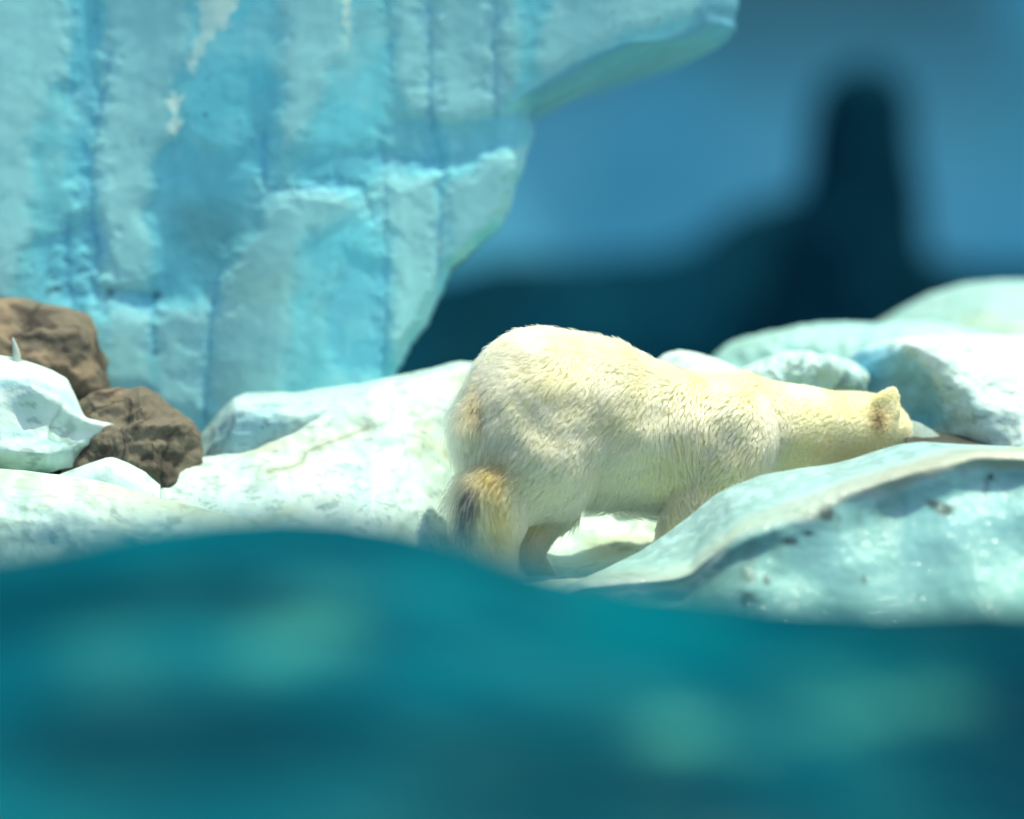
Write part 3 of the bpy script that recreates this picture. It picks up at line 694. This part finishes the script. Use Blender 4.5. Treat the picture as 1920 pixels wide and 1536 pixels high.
def bear_tint(p):
    px = 960 + p[:, 0] / S; py = 768 - (p[:, 2] - CZ) / S; near = p[:, 1] < dep(px)
    n = fbm(p, 4, 3, 55)
    c = np.broadcast_to(np.array([.88, .80, .42]), p.shape)
    c = mixc(c, np.array([.85, .71, .27]), .6 * smooth(-.1, .5, n))
    G = lambda cx, cy, rx, ry: np.exp(-((px - cx) / rx) ** 2 - ((py - cy) / ry) ** 2)
    yel = np.array([.72, .52, .24]); bro = np.array([.52, .32, .13])
    c = mixc(c, yel, .75 * (G(885, 760, 35, 80) + G(900, 870, 60, 35)).clip(0, 1) * near)
    c = mixc(c, bro, .7 * G(897, 762, 13, 42) * near)  # shaded crease beside the tail, painted brown
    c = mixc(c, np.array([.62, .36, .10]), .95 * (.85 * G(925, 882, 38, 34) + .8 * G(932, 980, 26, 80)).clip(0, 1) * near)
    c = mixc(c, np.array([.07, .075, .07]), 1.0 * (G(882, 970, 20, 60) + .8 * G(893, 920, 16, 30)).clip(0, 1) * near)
    c = mixc(c, yel, .95 * (G(1600, 850, 110, 34) + .7 * G(1660, 790, 22, 30)).clip(0, 1))
    c = mixc(c, np.array([.10, .07, .03]), .95 * G(1654, 786, 19, 27) * near)  # shading inside the near ear, painted dark brown
    c = mixc(c, np.array([.70, .56, .30]), .55 * (G(1260, 960, 50, 60) + G(1460, 800, 30, 90) * .6 + G(1020, 1000, 60, 60)).clip(0, 1))
    return c
bear = mesh_obj('polar_bear', BV, BF, M_body, None, bear_tint(BV) * .97)
tag(bear, 'cream-white polar bear with its rump towards us and its head lowered behind the ice shelf', 'polar bear')

def fur_material():
    m = bpy.data.materials.new('bear_fur'); m.use_nodes = True
    N = m.node_tree.nodes; L = m.node_tree.links
    for n in list(N): N.remove(n)
    out = N.new('ShaderNodeOutputMaterial'); h = N.new('ShaderNodeBsdfHairPrincipled')
    h.parametrization = 'COLOR'; h.model = 'CHIANG'
    h.inputs['Roughness'].default_value = .45; h.inputs['Radial Roughness'].default_value = .6; h.inputs['IOR'].default_value = 1.5
    a = N.new('ShaderNodeAttribute'); a.attribute_name = 'tint'
    L.new(a.outputs['Color'], h.inputs['Color']); L.new(h.outputs[0], out.inputs[0])
    return m
def build_fur(n_str=300000, n_cl=15000, seg=6):
    tri = np.concatenate([BF[:, [0, 1, 2]], BF[:, [0, 2, 3]]])
    a, b, c = BV[tri[:, 0]], BV[tri[:, 1]], BV[tri[:, 2]]
    ar = np.linalg.norm(np.cross(b - a, c - a), axis=1); pr = ar / ar.sum()
    def sample(n):
        t = rng.choice(len(tri), n, p=pr); u = rng.random((n, 2)); f = u.sum(1) > 1; u[f] = 1 - u[f]
        w0 = 1 - u.sum(1); W = np.stack([w0, u[:, 0], u[:, 1]], -1)
        p = (BV[tri[t]] * W[..., None]).sum(1); nn = (BN[tri[t]] * W[..., None]).sum(1)
        return p, nn / np.linalg.norm(nn, axis=1, keepdims=True)
    def field(p, nn):
        px = 960 + p[:, 0] / S; py = 768 - (p[:, 2] - CZ) / S
        fl = np.stack([-.75 + 0 * px, -.1 + 0 * px, -.5 - .5 * smooth(680, 800, py)], -1)
        legs = smooth(900, 960, py); fl[:, 0] = fl[:, 0] * (1 - .75 * legs)
        rump = smooth(960, 900, px); fl[:, 0] = fl[:, 0] * (1 - rump) - .12 * rump
        mid = np.exp(-((px - 1270) / 110) ** 2) * smooth(740, 820, py); fl[:, 0] += .6 * mid
        nk = smooth(1440, 1520, px); fl[:, 2] = fl[:, 2] * (1 - .6 * nk)
        fl[:, 0] += .9 * fbm(p, 3.2, 2, 201); fl[:, 2] += .6 * fbm(p, 3.2, 2, 202); fl[:, 1] += .4 * fbm(p, 3, 2, 203)
        T = fl - nn * np.sum(fl * nn, -1, keepdims=True); T /= np.linalg.norm(T, axis=1, keepdims=True) + 1e-6
        L = .039 + .012 * fbm(p, 6, 2, 204)
        L = L * (1 - .55 * nk) * (1 - .55 * smooth(1630, 1655, px)) * (1 - .2 * smooth(700, 640, py))
        lng = np.exp(-((px - 870) / 36) ** 2) * smooth(700, 780, py) * .8 + .6 * np.exp(-((px - 1130) / 90) ** 2 - ((py - 950) / 30) ** 2) + .3 * np.exp(-((px - 900) / 40) ** 2 - ((py - 870) / 40) ** 2)
        return T, L * (1 + 1.1 * lng), px, py, lng
    cp, cn = sample(n_cl); cT, cL, *_ = field(cp, cn)
    kd = kdtree.KDTree(n_cl)
    for i, q in enumerate(cp): kd.insert(q, i)
    kd.balance()
    p, nn = sample(n_str)
    # the side turned from the camera carries a thinner coat
    keep = (nn[:, 1] < .45) | (rng.random(n_str) < .4); p, nn = p[keep], nn[keep]; n = len(p)
    T, Ln, px, py, lng = field(p, nn)
    Ln = Ln * rng.uniform(.75, 1.15, n) * np.where(rng.random(n) < .03 * (1 + 4 * lng), 1.7, 1)
    ci = np.array([kd.find(q)[1] for q in p])
    strength = (.40 + .36 * smooth(1120, 1330, px) * smooth(1560, 1450, px) + .4 * fbm(p, 2.2, 2, 210)).clip(.2, .88) * (1 - .3 * smooth(700, 640, py))
    t = np.linspace(0, 1, seg)
    lift = .36 + .12 * rng.random(n); lift = lift * (1 + .5 * lng)
    pts = np.zeros((n, seg, 3))
    ctip = cp + cT * cL[:, None] * .9 + cn * (cL * .35)[:, None]
    jit = rng.normal(0, 1, (n, 3)) * .0035
    for k, tk in enumerate(t):
        own = p + nn * (Ln * lift * (1 - (1 - tk) ** 2))[:, None] + T * (Ln * (.35 * tk + .6 * tk * tk))[:, None] + np.array([0, 0, -1]) * (Ln * .12 * lng * tk * tk)[:, None]
        cl = cp[ci] + (ctip - cp)[ci] * tk + cn[ci] * (cL * .3 * tk * (1 - tk))[ci][:, None]
        w = strength * tk ** 1.3
        w = w * np.clip(1.2 - Ln / (cL[ci] * 3), .2, 1)
        pts[:, k] = own * (1 - w)[:, None] + cl * w[:, None] + jit * tk * tk * (1 + 2 * lng)[:, None]
    cu = bpy.data.hair_curves.new('fur')
    cu.add_curves([seg] * n)
    cu.attributes['position'].data.foreach_set('vector', pts.astype(np.float32).ravel())
    rad = (np.array([1, 1, .95, .85, .6, .25]) * .0014)[None] * rng.uniform(.7, 1.25, (n, 1))
    ra = cu.attributes.get('radius') or cu.attributes.new('radius', 'FLOAT', 'POINT')
    ra.data.foreach_set('value', rad.astype(np.float32).ravel())
    col = bear_tint(p) * rng.uniform(.88, 1.06, (n, 1)); col = np.clip(col, 0, .96)
    ca = cu.attributes.new('tint', 'FLOAT_COLOR', 'CURVE')
    ca.data.foreach_set('color', np.concatenate([col, np.ones((n, 1))], 1).astype(np.float32).ravel())
    cu.materials.append(fur_material())
    o = bpy.data.objects.new('fur', cu); COL.objects.link(o); o.parent = bear
    return o
build_fur()
